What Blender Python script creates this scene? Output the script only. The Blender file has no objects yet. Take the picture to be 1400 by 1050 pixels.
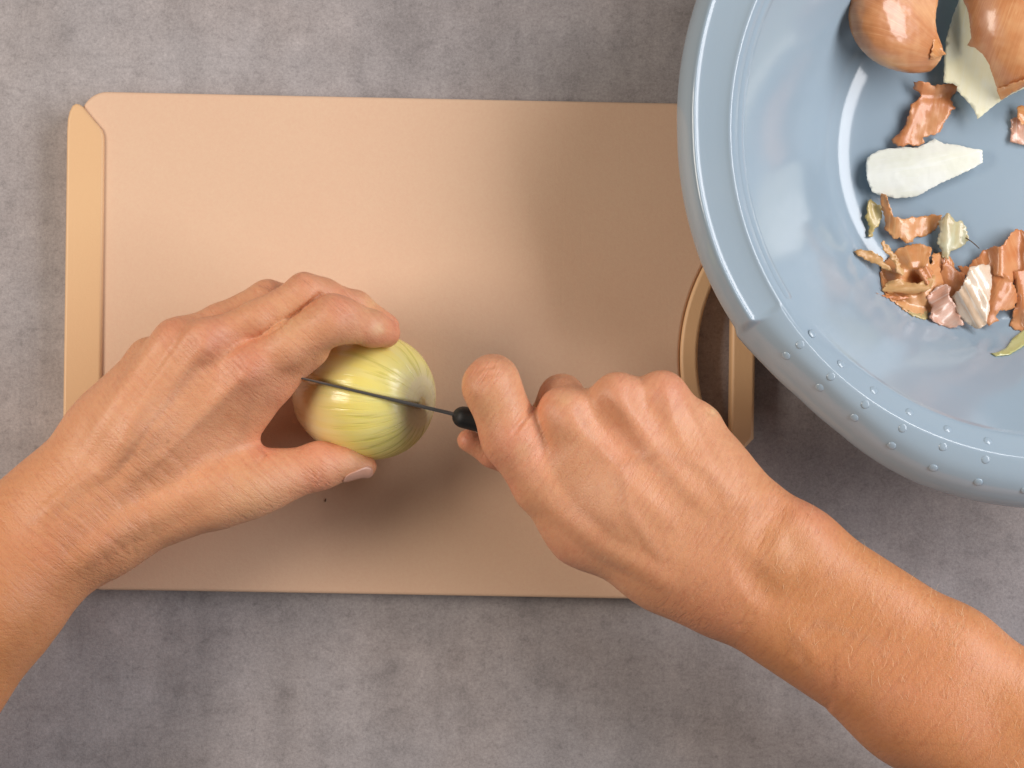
import bpy, bmesh, math, random
import numpy as np
from mathutils import Vector, noise as mnoise
from mathutils.geometry import delaunay_2d_cdt

random.seed(4)
C = bpy.context.scene.collection
# ------------------------------------------------------------------ camera
H = 1.0            # camera height above the table top (m)
S = 0.0004         # metres per photo pixel on the table top (photo 1400 x 1050)
cam_d = bpy.data.cameras.new('camera')
cam_d.sensor_width = 36.0
cam_d.lens = 36.0 * H / (1400 * S)
cam_d.clip_start, cam_d.clip_end = 0.05, 20
cam = bpy.data.objects.new('camera', cam_d)
cam.location = (0, 0, H)
C.objects.link(cam)
bpy.context.scene.camera = cam

# ------------------------------------------------------------------ light
w = bpy.data.worlds.new('World'); bpy.context.scene.world = w
w.use_nodes = True
w.node_tree.nodes['Background'].inputs[0].default_value = (1.0, 0.96, 0.92, 1)
w.node_tree.nodes['Background'].inputs[1].default_value = 0.07

def softbox(loc, target, sx, sy, power, col):
    l = bpy.data.lights.new('softbox', 'AREA'); l.shape = 'RECTANGLE'
    l.size, l.size_y, l.energy, l.color = sx, sy, power, col
    o = bpy.data.objects.new('softbox', l); C.objects.link(o)
    o.location = loc
    o.rotation_euler = (Vector(target) - Vector(loc)).to_track_quat('-Z', 'Y').to_euler()
softbox((0.90, 0.24, 0.78), (0.0, 0.0, 0.03), 1.40, 0.44, 16.8, (1.0, 0.985, 1.0))
softbox((-1.04, 0.18, 0.87), (0.0, 0.0, 0.03), 0.55, 0.50, 12.4, (1.0, 0.90, 0.79))

vs = bpy.context.scene.view_settings
bpy.context.scene.display_settings.display_device = 'sRGB'
vs.view_transform = 'Standard'; vs.look = 'None'; vs.exposure = 0; vs.gamma = 1; vs.use_curve_mapping = False

# ------------------------------------------------------------------ helpers
def P(px, py, zmm):
    """A point at height zmm (mm) seen at photo pixel (px, py)."""
    z = zmm / 1000.0
    k = S * (H - z) / H
    return np.array([(px - 700) * k, (525 - py) * k, z])
def PX(z_mm):
    return S * (H - z_mm / 1000.0) / H

def link(name, me, mats, parent=None, label=None):
    o = bpy.data.objects.new(name, me); C.objects.link(o)
    for m in (mats if isinstance(mats, (list, tuple)) else [mats]):
        if me.materials.find(m.name) < 0: me.materials.append(m)
    if parent is not None: o.parent = parent
    if label: o['label'] = label
    return o
def tag(o, label, cat=None, group=None, kind=None):
    o['label'] = label
    if cat: o['category'] = cat
    if group: o['group'] = group
    if kind: o['kind'] = kind
    return o
def empty(name, loc):
    o = bpy.data.objects.new(name, None); o.empty_display_size = 0.02
    C.objects.link(o); o.location = loc
    return o
def mesh_np(name, v, f, smooth=True, origin=(0, 0, 0)):
    me = bpy.data.meshes.new(name)
    v = np.asarray(v, dtype=np.float64) - np.asarray(origin)
    me.from_pydata(v.tolist(), [], [list(map(int, q)) for q in f])
    me.update()
    if smooth: me.polygons.foreach_set('use_smooth', [True] * len(me.polygons))
    return me
def set_uv(me, uv):
    l = me.uv_layers.new(name='UVMap')
    idx = np.empty(len(me.loops), dtype=np.int64); me.loops.foreach_get('vertex_index', idx)
    l.data.foreach_set('uv', np.asarray(uv, dtype=np.float32)[idx].ravel())

class N:
    """Small node-tree builder."""
    def __init__(s, name):
        s.m = bpy.data.materials.new(name); s.m.use_nodes = True
        s.t = s.m.node_tree; s.b = s.t.nodes['Principled BSDF']
    def add(s, typ, **kw):
        n = s.t.nodes.new(typ)
        for k, v in kw.items():
            if k.startswith('i_'):
                key = k[2:]
                key = int(key) if key.isdigit() else key.replace('_', ' ')
                s.put(n.inputs[key], v)
            else: setattr(n, k, v)
        return n
    def put(s, sock, v):
        if isinstance(v, bpy.types.NodeSocket): s.t.links.new(v, sock)
        else:
            if sock.type == 'RGBA' and hasattr(v, '__len__') and len(v) == 3: v = (*v, 1)
            sock.default_value = v
    def coord(s, which='Object'): return s.add('ShaderNodeTexCoord').outputs[which]
    def mapping(s, vec, loc=(0, 0, 0), rot=(0, 0, 0), scale=(1, 1, 1)):
        n = s.add('ShaderNodeMapping'); s.put(n.inputs[0], vec)
        n.inputs[1].default_value = loc; n.inputs[2].default_value = rot; n.inputs[3].default_value = scale
        return n.outputs[0]
    def noise(s, vec, scale, detail=4, rough=0.5, dist=0.0):
        n = s.add('ShaderNodeTexNoise', i_Vector=vec, i_Scale=scale, i_Detail=detail, i_Roughness=rough, i_Distortion=dist)
        return n.outputs[0]
    def vor(s, vec, scale, feature='DISTANCE_TO_EDGE'):
        n = s.add('ShaderNodeTexVoronoi'); n.feature = feature
        s.put(n.inputs['Vector'], vec); n.inputs['Scale'].default_value = scale
        return n.outputs[0]
    def ramp(s, fac, stops, interp='LINEAR'):
        n = s.add('ShaderNodeValToRGB'); s.put(n.inputs[0], fac); r = n.color_ramp; r.interpolation = interp
        while len(r.elements) < len(stops): r.elements.new(0.5)
        for e, (p, c) in zip(r.elements, stops):
            e.position = p
            if not hasattr(c, '__len__'): c = (c, c, c)
            e.color = (*c, 1)
        return n.outputs[0]
    def mix(s, a, b, fac, mode='MIX'):
        n = s.add('ShaderNodeMix'); n.data_type = 'RGBA'; n.blend_type = mode
        s.put(n.inputs[0], fac); s.put(n.inputs[6], a); s.put(n.inputs[7], b)
        return n.outputs[2]
    def math(s, op, a, b=0.0):
        n = s.add('ShaderNodeMath', operation=op); s.put(n.inputs[0], a); s.put(n.inputs[1], b)
        return n.outputs[0]
    def attr(s, name):
        n = s.add('ShaderNodeAttribute'); n.attribute_name = name
        return n
    def bump(s, h, strength, dist, prev=None):
        n = s.add('ShaderNodeBump', i_Height=h, i_Strength=strength, i_Distance=dist)
        if prev is not None: s.put(n.inputs['Normal'], prev)
        return n.outputs[0]
    def out(s, **kw):
        for k, v in kw.items(): s.put(s.b.inputs[k.replace('_', ' ')], v)
        return s.m

# ------------------------------------------------------------------ materials
def mat_table():
    n = N('concrete_laminate'); co = n.coord()
    big = n.noise(n.mapping(co, loc=(3.1, 1.7, 0)), 7, 5, 0.62, 0.3)
    st = n.noise(n.mapping(co, scale=(1.0, 0.16, 1), loc=(0.4, 0, 0)), 34, 4, 0.6, 0.25)
    mid = n.noise(co, 42, 6, 0.7)
    fine = n.noise(co, 620, 3, 0.9)
    a = n.ramp(big, [(0.30, (0.312, 0.284, 0.284)), (0.50, (0.360, 0.333, 0.338)), (0.72, (0.404, 0.380, 0.390))])
    a = n.mix(a, n.ramp(st, [(0.34, 0.38), (0.50, 0.5), (0.66, 0.57)]), 0.45, 'OVERLAY')
    mid2 = n.noise(n.mapping(co, loc=(7, 2, 0)), 52, 7, 0.66)
    a = n.mix(a, n.ramp(mid, [(0.34, 0.38), (0.5, 0.5), (0.66, 0.60)]), 0.34, 'OVERLAY')
    a = n.mix(a, n.ramp(mid2, [(0.34, 0.26), (0.47, 0.5), (0.53, 0.51), (0.66, 0.64)]), 0.30, 'OVERLAY')
    sp = n.noise(n.mapping(co, loc=(1, 8, 0)), 210, 5, 0.7)
    a = n.mix(a, n.ramp(sp, [(0.36, 0.24), (0.46, 0.5), (0.56, 0.5), (0.66, 0.68)]), 0.28, 'OVERLAY')
    a = n.mix(a, n.ramp(fine, [(0.36, 0.18), (0.5, 0.5), (0.64, 0.82)]), 0.24, 'OVERLAY')
    warm = n.noise(n.mapping(co, loc=(9, 4, 0)), 9, 3)
    a = n.mix(a, (0.53, 0.495, 0.465), n.math('MULTIPLY', n.ramp(warm, [(0.4, 0), (0.7, 1)]), 0.6), 'OVERLAY')
    bm = n.bump(n.math('ADD', fine, n.math('MULTIPLY', mid, 1.2)), 0.25, 0.0006)
    return n.out(Base_Color=a, Roughness=0.52, Normal=bm, Specular_IOR_Level=0.32)
def mat_board(col, name, rough=0.5, grain=0.22):
    n = N(name); co = n.coord()
    f = n.noise(co, 620, 3, 0.8); b = n.noise(co, 9, 3)
    a = n.mix(col, n.ramp(b, [(0.3, 0.46), (0.7, 0.53)]), 0.35, 'OVERLAY')
    a = n.mix(a, n.ramp(f, [(0.3, 0.40), (0.7, 0.60)]), grain, 'OVERLAY')
    sc = n.noise(n.mapping(co, rot=(0, 0, 0.5), scale=(1, 0.03, 1)), 380, 2, 0.6)
    bm = n.bump(f, 0.22, 0.0004); bm = n.bump(n.ramp(sc, [(0.62, 1), (0.7, 0)]), 0.06, 0.0002, bm)
    return n.out(Base_Color=a, Roughness=rough, Normal=bm, Specular_IOR_Level=0.35)
def mat_bowl():
    n = N('blue_grey_plastic'); co = n.coord()
    b = n.noise(co, 14, 3); sc = n.noise(n.mapping(co, rot=(0, 0, 0.9), scale=(1, 0.02, 1)), 300, 2, 0.6)
    a = n.mix((0.312, 0.396, 0.470), (0.340, 0.418, 0.484), n.ramp(b, [(0.2, 0), (0.8, 1)]))
    bm = n.bump(n.noise(co, 900, 2), 0.02, 0.0003)
    r = n.ramp(n.noise(co, 22, 3), [(0.2, 0.09), (0.8, 0.16)])
    return n.out(Base_Color=a, Roughness=r, Normal=bm, Specular_IOR_Level=0.62,
                 Subsurface_Weight=0.06, Subsurface_Radius=(0.004, 0.006, 0.008), Subsurface_Scale=0.4)
def mat_skin(name, rot, base, dark):
    """rot: direction of the limb in the table plane; creases run across it."""
    n = N(name); co = n.coord(); v = n.mapping(co, rot=(0, 0, -rot))
    tint = n.add('ShaderNodeSeparateColor'); n.put(tint.inputs[0], n.attr('tint').outputs['Color'])
    red, pale, wr = tint.outputs[0], tint.outputs[1], tint.outputs[2]
    blot = n.noise(co, 55, 5, 0.62); fine = n.noise(co, 480, 3, 0.7)
    cross = n.noise(n.mapping(v, scale=(1.0, 0.075, 0.3)), 620, 3, 0.65, 0.5)
    slant = n.noise(n.mapping(n.mapping(co, rot=(0, 0, -rot - 0.7)), scale=(1.0, 0.2, 0.4)), 620, 2, 0.6, 0.6)
    cells = n.vor(n.mapping(v, scale=(1.35, 0.75, 1.0)), 640)
    tan = n.attr('tint').outputs['Alpha']
    a = n.mix(base, (0.575, 0.235, 0.085), n.math('MULTIPLY', tan, 0.9))
    a = n.mix(a, dark, n.ramp(blot, [(0.34, 0.5), (0.52, 0.18), (0.68, 0.0)]))
    a = n.mix(a, (0.67, 0.225, 0.15), n.math('MULTIPLY', n.math('MULTIPLY', red, 0.62), n.ramp(blot, [(0.25, 1.1), (0.75, 0.7)])))
    a = n.mix(a, (0.72, 0.47, 0.24), n.math('MULTIPLY', pale, 0.6))
    a = n.mix(a, (0.47, 0.235, 0.145), n.math('MULTIPLY', n.attr('vein').outputs['Fac'], 0.18))
    a = n.mix(a, n.ramp(fine, [(0.3, 0.36), (0.7, 0.62)]), 0.22, 'OVERLAY')
    a = n.mix(a, n.ramp(cross, [(0.36, 0.36), (0.48, 0.50), (0.66, 0.58)]), 0.34, 'OVERLAY')
    spots = n.add('ShaderNodeTexVoronoi'); n.put(spots.inputs['Vector'], co); spots.inputs['Scale'].default_value = 52
    sm = n.ramp(spots.outputs[0], [(0.045, 1), (0.085, 0)])
    a = n.mix(a, (0.24, 0.095, 0.05), n.math('MULTIPLY', sm, n.math('MULTIPLY', n.ramp(n.noise(co, 40, 1), [(0.60, 0), (0.68, 1)]), 0.5)))
    wamp = n.math('ADD', n.math('MULTIPLY', wr, 1.0), 0.22)
    h = n.math('MULTIPLY', n.ramp(cross, [(0.30, 0), (0.50, 0.8), (0.62, 1)]), wamp)
    bm = n.bump(h, 0.42, 0.0008)
    bm = n.bump(n.ramp(slant, [(0.3, 0), (0.55, 1)]), 0.14, 0.0006, bm)
    bm = n.bump(n.ramp(cells, [(0.0, 0), (0.10, 0.8), (0.3, 1)]), 0.20, 0.0005, bm)
    bm = n.bump(n.noise(co, 95, 4), 0.10, 0.0012, bm)
    return n.out(Base_Color=a, Roughness=n.ramp(fine, [(0.3, 0.36), (0.7, 0.52)]), Normal=bm, Specular_IOR_Level=0.45,
                 Subsurface_Weight=0.20, Subsurface_Radius=(1.0, 0.36, 0.18), Subsurface_Scale=0.0035)
def mat_plain(name, col, rough=0.5, spec=0.5, metal=0.0, grain=0.0, gscale=600):
    n = N(name); co = n.coord()
    a = col
    f = n.noise(co, gscale, 3, 0.7)
    if grain: a = n.mix(col, n.ramp(f, [(0.3, 0.3), (0.7, 0.7)]), grain, 'OVERLAY')
    return n.out(Base_Color=a, Roughness=rough, Specular_IOR_Level=spec, Metallic=metal, Normal=n.bump(f, 0.15, 0.0004))
def mat_onion():
    """UV: u = turn round the onion, v = 0 root end .. 1 neck."""
    n = N('peeled_onion'); uv = n.coord('UV'); co = n.coord()
    sep = n.add('ShaderNodeSeparateXYZ', i_0=uv); u, v = sep.outputs[0], sep.outputs[1]
    vein = n.noise(n.mapping(uv, scale=(62, 2.6, 1)), 1.0, 3, 0.6, 0.15)
    vein2 = n.noise(n.mapping(uv, scale=(26, 1.1, 1), loc=(5, 2, 0)), 1.0, 3, 0.6, 0.2)
    lines = n.ramp(vein, [(0.36, 1), (0.43, 0.2), (0.49, 0)])
    fall = n.ramp(v, [(0.07, 0.15), (0.13, 0.9), (0.36, 0.75), (0.55, 0.15), (0.85, 0.3)])
    lines = n.math('MULTIPLY', lines, fall)
    base = n.ramp(v, [(0.03, (0.66, 0.53, 0.28)), (0.10, (0.90, 0.82, 0.46)), (0.20, (0.90, 0.80, 0.27)), (0.40, (0.88, 0.74, 0.20)), (0.62, (0.81, 0.63, 0.32)), (0.85, (0.74, 0.55, 0.34))])
    a = n.mix(base, (0.80, 0.76, 0.50), n.math('MULTIPLY', n.ramp(vein2, [(0.45, 0), (0.68, 1)]), 0.28))
    a = n.mix(a, (0.58, 0.52, 0.075), n.math('MULTIPLY', lines, 0.62))
    scar = n.ramp(n.noise(n.mapping(uv, scale=(9, 7, 1)), 1.0, 5, 0.65), [(0.42, 0), (0.62, 1)])
    a = n.mix(a, (0.97, 0.89, 0.56), n.ramp(v, [(0.10, 0.9), (0.112, 0)]))
    a = n.mix(a, (0.58, 0.44, 0.20), n.math('MULTIPLY', n.ramp(v, [(0.015, 0.7), (0.03, 0.15), (0.055, 0.06), (0.06, 0.35), (0.07, 0.08), (0.10, 0.25), (0.108, 0)]), n.math('ADD', n.math('MULTIPLY', scar, 0.55), 0.35)))
    h = n.math('ADD', n.math('MULTIPLY', lines, -1.0), n.math('MULTIPLY', n.math('MULTIPLY', n.math('ADD', vein2, vein), fall), 0.9))
    bm = n.bump(h, 0.30, 0.0010)
    bm = n.bump(n.noise(co, 320, 3, 0.6), 0.12, 0.0006, bm)
    return n.out(Base_Color=a, Roughness=0.23, Normal=bm, Specular_IOR_Level=0.5, Coat_Weight=0.12, Coat_Roughness=0.15,
                 Subsurface_Weight=0.30, Subsurface_Radius=(1.0, 0.8, 0.25), Subsurface_Scale=0.005)
def n_mid(a, b): return tuple((x + y) / 2 for x, y in zip(a, b))
def mat_peel(name, c1, c2, c3, rough=0.36, stripes=26, coat=0.85, trans=0.12, seed=0.0):
    """Papery onion skin: u across the fibres, v along them."""
    n = N(name); uv = n.coord('UV'); co = n.coord()
    f = n.noise(n.mapping(uv, scale=(stripes, 1.0, 1), loc=(seed, 0, 0)), 1.0, 4, 0.62, 0.15)
    f2 = n.noise(n.mapping(uv, scale=(stripes * 3.2, 1.6, 1), loc=(seed, 3, 0)), 1.0, 2, 0.6)
    b = n.noise(n.mapping(co, loc=(seed, 0, 0)), 60, 4, 0.6)
    a = n.ramp(f, [(0.28, n_mid(c1, c2)), (0.50, c1), (0.72, n_mid(c1, c3))])
    a = n.mix(a, c2, n.math('MULTIPLY', n.ramp(b, [(0.36, 1), (0.62, 0)]), 0.55))
    a = n.mix(a, c3, n.math('MULTIPLY', n.ramp(n.noise(n.mapping(co, loc=(seed + 5, 0, 0)), 45, 3), [(0.5, 0), (0.66, 1)]), 0.6))
    a = n.mix(a, n.ramp(f2, [(0.3, 0.42), (0.7, 0.57)]), 0.35, 'OVERLAY')
    ln = n.noise(n.mapping(uv, scale=(stripes * 1.7, 0.35, 1), loc=(seed, 8, 0)), 1.0, 1, 0.5)
    a = n.mix(a, c3, n.math('MULTIPLY', n.ramp(ln, [(0.492, 0), (0.50, 1), (0.508, 0)]), 0.55))
    bm = n.bump(n.math('ADD', f, n.math('MULTIPLY', f2, 0.5)), 0.25, 0.0004)
    bm = n.bump(n.noise(co, 150, 3), 0.14, 0.0008, bm)
    n.out(Base_Color=a, Roughness=rough, Normal=bm, Specular_IOR_Level=0.6, Coat_Weight=coat, Coat_Roughness=0.14)
    if trans > 0:                              # light passes through the thin skin
        tr = n.add('ShaderNodeBsdfTranslucent', i_Color=a, i_Normal=bm); mx = n.add('ShaderNodeMixShader')
        mx.inputs[0].default_value = trans; n.put(mx.inputs[1], n.b.outputs[0]); n.put(mx.inputs[2], tr.outputs[0])
        tp = n.add('ShaderNodeBsdfTransparent', i_Color=n.mix(a, (1, 1, 1), 0.35)); m2 = n.add('ShaderNodeMixShader')
        n.put(m2.inputs[0], n.math('MULTIPLY', n.ramp(b, [(0.35, 0.3), (0.65, 1)]), trans * 1.1))
        n.put(m2.inputs[1], mx.outputs[0]); n.put(m2.inputs[2], tp.outputs[0])
        n.put(n.t.nodes['Material Output'].inputs[0], m2.outputs[0])
    return n.m

M_table = mat_table()
M_board = mat_board((0.740, 0.500, 0.345), 'beige_board', 0.46)
M_tan = mat_board((0.755, 0.480, 0.262), 'tan_rubber', 0.42, 0.05)
M_bowl = mat_bowl()
ROT_L = math.atan2(0.72, 0.69); ROT_R = math.atan2(-0.546, 0.838)
M_skinL = mat_skin('skin_of_one_arm', ROT_L, (0.72, 0.352, 0.192), (0.63, 0.275, 0.138))
M_skinR = mat_skin('skin_of_other_arm', ROT_R, (0.72, 0.352, 0.192), (0.63, 0.275, 0.138))
M_nail = mat_plain('fingernail', (0.66, 0.36, 0.26), 0.30, 0.5)
M_hair = mat_plain('fair_hair', (0.88, 0.66, 0.42), 0.45, 0.4)
M_black = mat_plain('black_plastic', (0.012, 0.013, 0.014), 0.55, 0.35, 0, 0.5, 1500)
n = N('brushed_steel'); M_steel = n.out(Base_Color=(0.36, 0.35, 0.345), Roughness=0.36, Metallic=1.0)
M_onion = mat_onion()
COP = ((0.62, 0.255, 0.098), (0.48, 0.165, 0.056), (0.76, 0.42, 0.20))
M_shell = mat_peel('copper_onion_skin', *COP, rough=0.33, stripes=26, coat=0.5, trans=0)
M_brown = mat_peel('brown_papery_skin', (0.74, 0.295, 0.110), (0.62, 0.20, 0.065), (0.86, 0.46, 0.22), rough=0.36, stripes=14, coat=0.45, seed=3)
M_orange = mat_peel('orange_papery_skin', (0.82, 0.370, 0.130), (0.70, 0.26, 0.075), (0.90, 0.55, 0.26), rough=0.40, stripes=16, seed=6)
M_pink = mat_peel('pink_pearly_skin', (0.80, 0.45, 0.32), (0.66, 0.29, 0.16), (0.90, 0.72, 0.60), rough=0.28, stripes=9, coat=0.7, seed=8)
M_pearl = mat_peel('pearly_white_skin', (0.92, 0.78, 0.62), (0.80, 0.50, 0.28), (0.96, 0.92, 0.85), rough=0.24, stripes=10, coat=0.9, seed=9)
M_cream = mat_peel('cream_onion_flesh', (0.94, 0.88, 0.62), (0.90, 0.80, 0.48), (0.94, 0.91, 0.74), rough=0.30, stripes=9, coat=0.5, seed=11, trans=0)
M_white = mat_peel('white_onion_flesh', (0.88, 0.87, 0.77), (0.84, 0.84, 0.68), (0.92, 0.92, 0.85), rough=0.24, stripes=4, coat=0.5, seed=12, trans=0)
M_straw = mat_peel('straw_papery_skin', (0.80, 0.47, 0.19), (0.68, 0.33, 0.11), (0.86, 0.60, 0.30), rough=0.42, stripes=8, coat=0.3, seed=18)
M_yellow = mat_peel('yellow_dry_skin', (0.70, 0.54, 0.20), (0.55, 0.38, 0.11), (0.68, 0.56, 0.30), rough=0.45, stripes=6, seed=13)
M_green = mat_peel('greenish_thin_skin', (0.66, 0.60, 0.34), (0.62, 0.38, 0.17), (0.76, 0.76, 0.58), rough=0.32, stripes=6, coat=0.6, seed=14)
M_lime = mat_peel('pale_green_flesh', (0.66, 0.64, 0.27), (0.52, 0.50, 0.15), (0.76, 0.74, 0.42), rough=0.28, stripes=4, coat=0.6, seed=15)
M_dark = mat_plain('dark_fibre', (0.12, 0.075, 0.045), 0.7, 0.2)

# ------------------------------------------------------------------ table top
bm = bmesh.new(); bmesh.ops.create_grid(bm, x_segments=1, y_segments=1, size=1.2)
me = bpy.data.meshes.new('table_top'); bm.to_mesh(me); bm.free()
tag(link('table_top', me, M_table), 'grey concrete-look table surface under board and bowl', kind='structure')

# ------------------------------------------------------------------ cutting board
def plate(name, loops, z0, z1, bevel, mat, parent, origin, res=3):
    """Flat plate with rounded edges from photo outlines (first loop outside, others holes), z in mm."""
    cu = bpy.data.curves.new(name, 'CURVE'); cu.dimensions = '2D'; cu.fill_mode = 'BOTH'
    hz = (z1 - z0) / 2000.0; b = bevel / 1000.0
    cu.extrude = hz - b; cu.bevel_depth = b; cu.bevel_resolution = res; cu.offset = -b
    for lp in loops:
        sp = cu.splines.new('POLY'); sp.points.add(len(lp) - 1); sp.use_cyclic_u = True
        for p, q in zip(sp.points, lp):
            x, y, _ = P(q[0], q[1], z1); p.co = (x, y, 0, 1)
    t = bpy.data.objects.new(name, cu); C.objects.link(t)
    dg = bpy.context.evaluated_depsgraph_get(); dg.update()
    me = bpy.data.meshes.new_from_object(t.evaluated_get(dg))
    bpy.data.objects.remove(t); bpy.data.curves.remove(cu)
    n = len(me.vertices); v = np.empty(n * 3); me.vertices.foreach_get('co', v); v = v.reshape(-1, 3)
    v[:, 2] += (z0 + z1) / 2000.0
    me.vertices.foreach_set('co', (v - np.array(origin)).ravel()); me.update()
    for p in me.polygons: p.use_smooth = abs(p.normal.z) < 0.999
    me.materials.clear()
    return link(name, me, mat, parent)
def arc(cx, cy, r, a0, a1, n=10):
    return [(cx + r * math.cos(math.radians(a0 + (a1 - a0) * i / n)), cy + r * math.sin(math.radians(a0 + (a1 - a0) * i / n))) for i in range(n + 1)]
bo = P(560, 475, 0); board = empty('cutting_board', bo)
tag(board, 'beige plastic cutting board with tan end strip and loop handle on grey table', 'cutting board')
dcut = arc(1197, 490, 268, 217.0, 143.0, 28)
panel = arc(146, 161, 36, 180, 270, 10) + [(400, 130.3), (700, 136.5), (925, 140.8)] + arc(1010, 171, 28, -88, 0, 8) + [(1038, 230)] \
      + dcut + [(1030, 770)] + arc(1000, 794, 28, 0, 91, 8) + [(860, 819), (500, 812.5), (200, 807.5)] + arc(140, 771, 36, 90, 180, 10)
plate('board_panel', [panel], 2.0, 13.5, 1.6, M_board, board, bo)
ring_out = arc(1197, 490, 267, 143.3, 216.7, 30) + [(1035.5, 345), (1033, 480), (1031, 600)]
hole = arc(1207, 490, 253, 148, 212, 24)
hole = hole + [(1001.5, 352), (1001, 420), (1000, 500), (998.5, 600), (997, 628)]
plate('handle', [ring_out, hole], 1.0, 15.0, 1.8, M_tan, board, bo)
cap = [(136.5, 700)] + [(138, 520), (140.5, 300), (141.5, 192)] + [(140.8, 184), (138.5, 177), (134, 171.5)] + [(118, 152.5), (113, 146)] + [(108.5, 142.3), (103.5, 141.2), (98.5, 144), (94.5, 152), (92, 163), (91, 178)] \
    + [(89.5, 300), (87, 480), (84, 700), (83, 755), (85, 768), (90, 780), (96, 786), (103, 784), (112, 776), (129, 757), (134, 751), (136, 744)]
cap = cap[::-1]
plate('end_strip', [cap], 0.5, 15.7, 1.5, M_tan, board, bo)

# a tiny crumb lying on the board
bm = bmesh.new(); bmesh.ops.create_icosphere(bm, subdivisions=2, radius=0.0009)
for v in bm.verts: v.co = Vector((v.co.x * 0.42 + 0.25 * v.co.y, v.co.y * 1.15, v.co.z * 0.5)) * (1 + 0.3 * mnoise.noise(v.co * 2000))
me = bpy.data.meshes.new('onion_crumb'); bm.to_mesh(me); bm.free()
o = link('onion_crumb', me, M_dark); o.location = P(445, 684, 13.7)
tag(o, 'tiny dark onion skin crumb on the beige board below the thumb', 'crumb')

# ------------------------------------------------------------------ bowl
BC = P(1449.5, 175, 110); BC[2] = 0
bowl = empty('mixing_bowl', BC)
tag(bowl, 'large blue-grey plastic bowl with dimpled grip rim holding onion peels', 'bowl')
KR = PX(110) * 1000
prof_a = [(0, 3.6), (60, 3.6), (84, 3.8), (92, 6.0), (99, 13), (106, 22), (151, 95), (154.5, 103), (160, 106), (168, 106.4), (176, 106.6), (180.5, 101), (182.6, 92), (183.2, 88.6),
          (184.6, 88.0), (185.6, 89.5), (185.6, 94), (184.6, 100), (183.0, 104.8), (181.0, 108.2), (179.8, 109.5), (178.8, 109.9), (177.8, 109.4), (175.4, 108.8), (168, 108.4), (164.0, 108.6),
          (162.4, 108.9), (161.0, 109.3), (159.8, 108.9), (158.4, 107.5), (156.6, 104.8), (153.0, 99.1), (148.4, 92), (105, 24.0), (99.2, 16.2), (94.0, 11.6), (88.0, 8.8), (81, 7.4), (73, 7.0), (40, 7.0), (0, 7.0)]
prof_b = [(0, 3.6), (60, 3.6), (84, 3.8), (92, 6.0), (99, 13), (106, 22), (150.5, 92), (153, 98), (158, 103), (165, 105.4), (172, 104.6), (179.5, 97), (183.0, 87), (183.8, 84.0),
          (185.4, 83.4), (186.8, 85.0), (187.0, 89), (186.2, 93.5), (184.2, 98.6), (181.6, 102.4), (179.0, 105.0), (176.4, 106.9), (173.6, 108.4), (170.6, 109.4), (167.4, 110.0), (164.6, 110.3),
          (162.6, 110.4), (161.4, 110.2), (160.2, 109.3), (157.5, 107.2), (153.8, 104.6), (151.0, 102.4), (148.6, 97), (105, 24.0), (99.2, 16.2), (94.0, 11.6), (88.0, 8.8), (81, 7.4), (73, 7.0), (40, 7.0), (0, 7.0)]
def refine(pr, sub=3):
    """Catmull-Rom through the profile points."""
    p = np.array(pr, float); out = []
    for i in range(len(p) - 1):
        p0, p1, p2, p3 = p[max(i - 1, 0)], p[i], p[i + 1], p[min(i + 2, len(p) - 1)]
        d = max(np.linalg.norm(p2 - p1), 1e-6)
        m1 = (p2 - p0) / max(np.linalg.norm(p2 - p0), 1e-6) * d; m2 = (p3 - p1) / max(np.linalg.norm(p3 - p1), 1e-6) * d
        for t in np.arange(sub) / sub:
            h = (2*t**3 - 3*t**2 + 1, t**3 - 2*t**2 + t, -2*t**3 + 3*t**2, t**3 - t**2)
            out.append(h[0]*p1 + h[1]*m1 + h[2]*p2 + h[3]*m2)
    out.append(p[-1]); return np.array(out)
PA, PB = refine(prof_a), refine(prof_b)
def grip_w(deg):
    d = deg % 180.0      # two opposite grips
    def ss(x): x = min(max(x, 0), 1); return x * x * (3 - 2 * x)
    return ss((d - 31.6) / 1.7) * ss((148.4 - d) / 1.7)
angs = []
d = 0.0
while d < 360:
    angs.append(d); m = d % 180
    d += 0.15 if (31.5 <= m < 33.3 or 146.7 <= m < 148.5) else 1.0 if (30 <= m < 34 or 145 <= m < 150) else 1.5
nA, nP = len(angs), len(PA)
V = []
kc = int(np.argmin(np.hypot(PB[:, 0] - 161.4, PB[:, 1] - 110.2)))      # the crest of the grip
OV_A = [0, 158, 180, 200, 212, 219, 227, 235, 243, 250, 270, 300, 360]; OV_M = [1, 1.01, .995, .993, .988, .974, .966, .971, .985, .994, 1, 1, 1]
for a in angs:
    g = grip_w(a); m_ = a % 180.0; t = min(max((m_ - 32.0) / 26.0, 0), 1) * min(max((148.0 - m_) / 26.0, 0), 1)
    gs = t * t * (3 - 2 * t); gk = np.where(np.arange(nP) <= kc, g, gs)[:, None]
    pr = PA * (1 - gk) + PB * gk; r = math.radians(a)
    f = np.clip((pr[:, 0] - 160) / 20, 0, 1); ex = 1 + (np.interp(a, OV_A, OV_M) - 1) * f * f * (3 - 2 * f)   # slightly out of round
    V.append(np.stack([pr[:, 0] * math.cos(r) * ex, pr[:, 0] * math.sin(r) * ex, pr[:, 1]], 1) / 1000)
V = np.concatenate(V)
F = []
for i in range(nA):
    j = (i + 1) % nA
    for k in range(nP - 1):
        a, b, c, e = i*nP+k, j*nP+k, j*nP+k+1, i*nP+k+1
        if k == 0: F.append((a, c, e)) 
        elif k == nP - 2: F.append((a, b, e))
        else: F.append((a, b, c, e))
me = mesh_np('basin', V, F)
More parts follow.
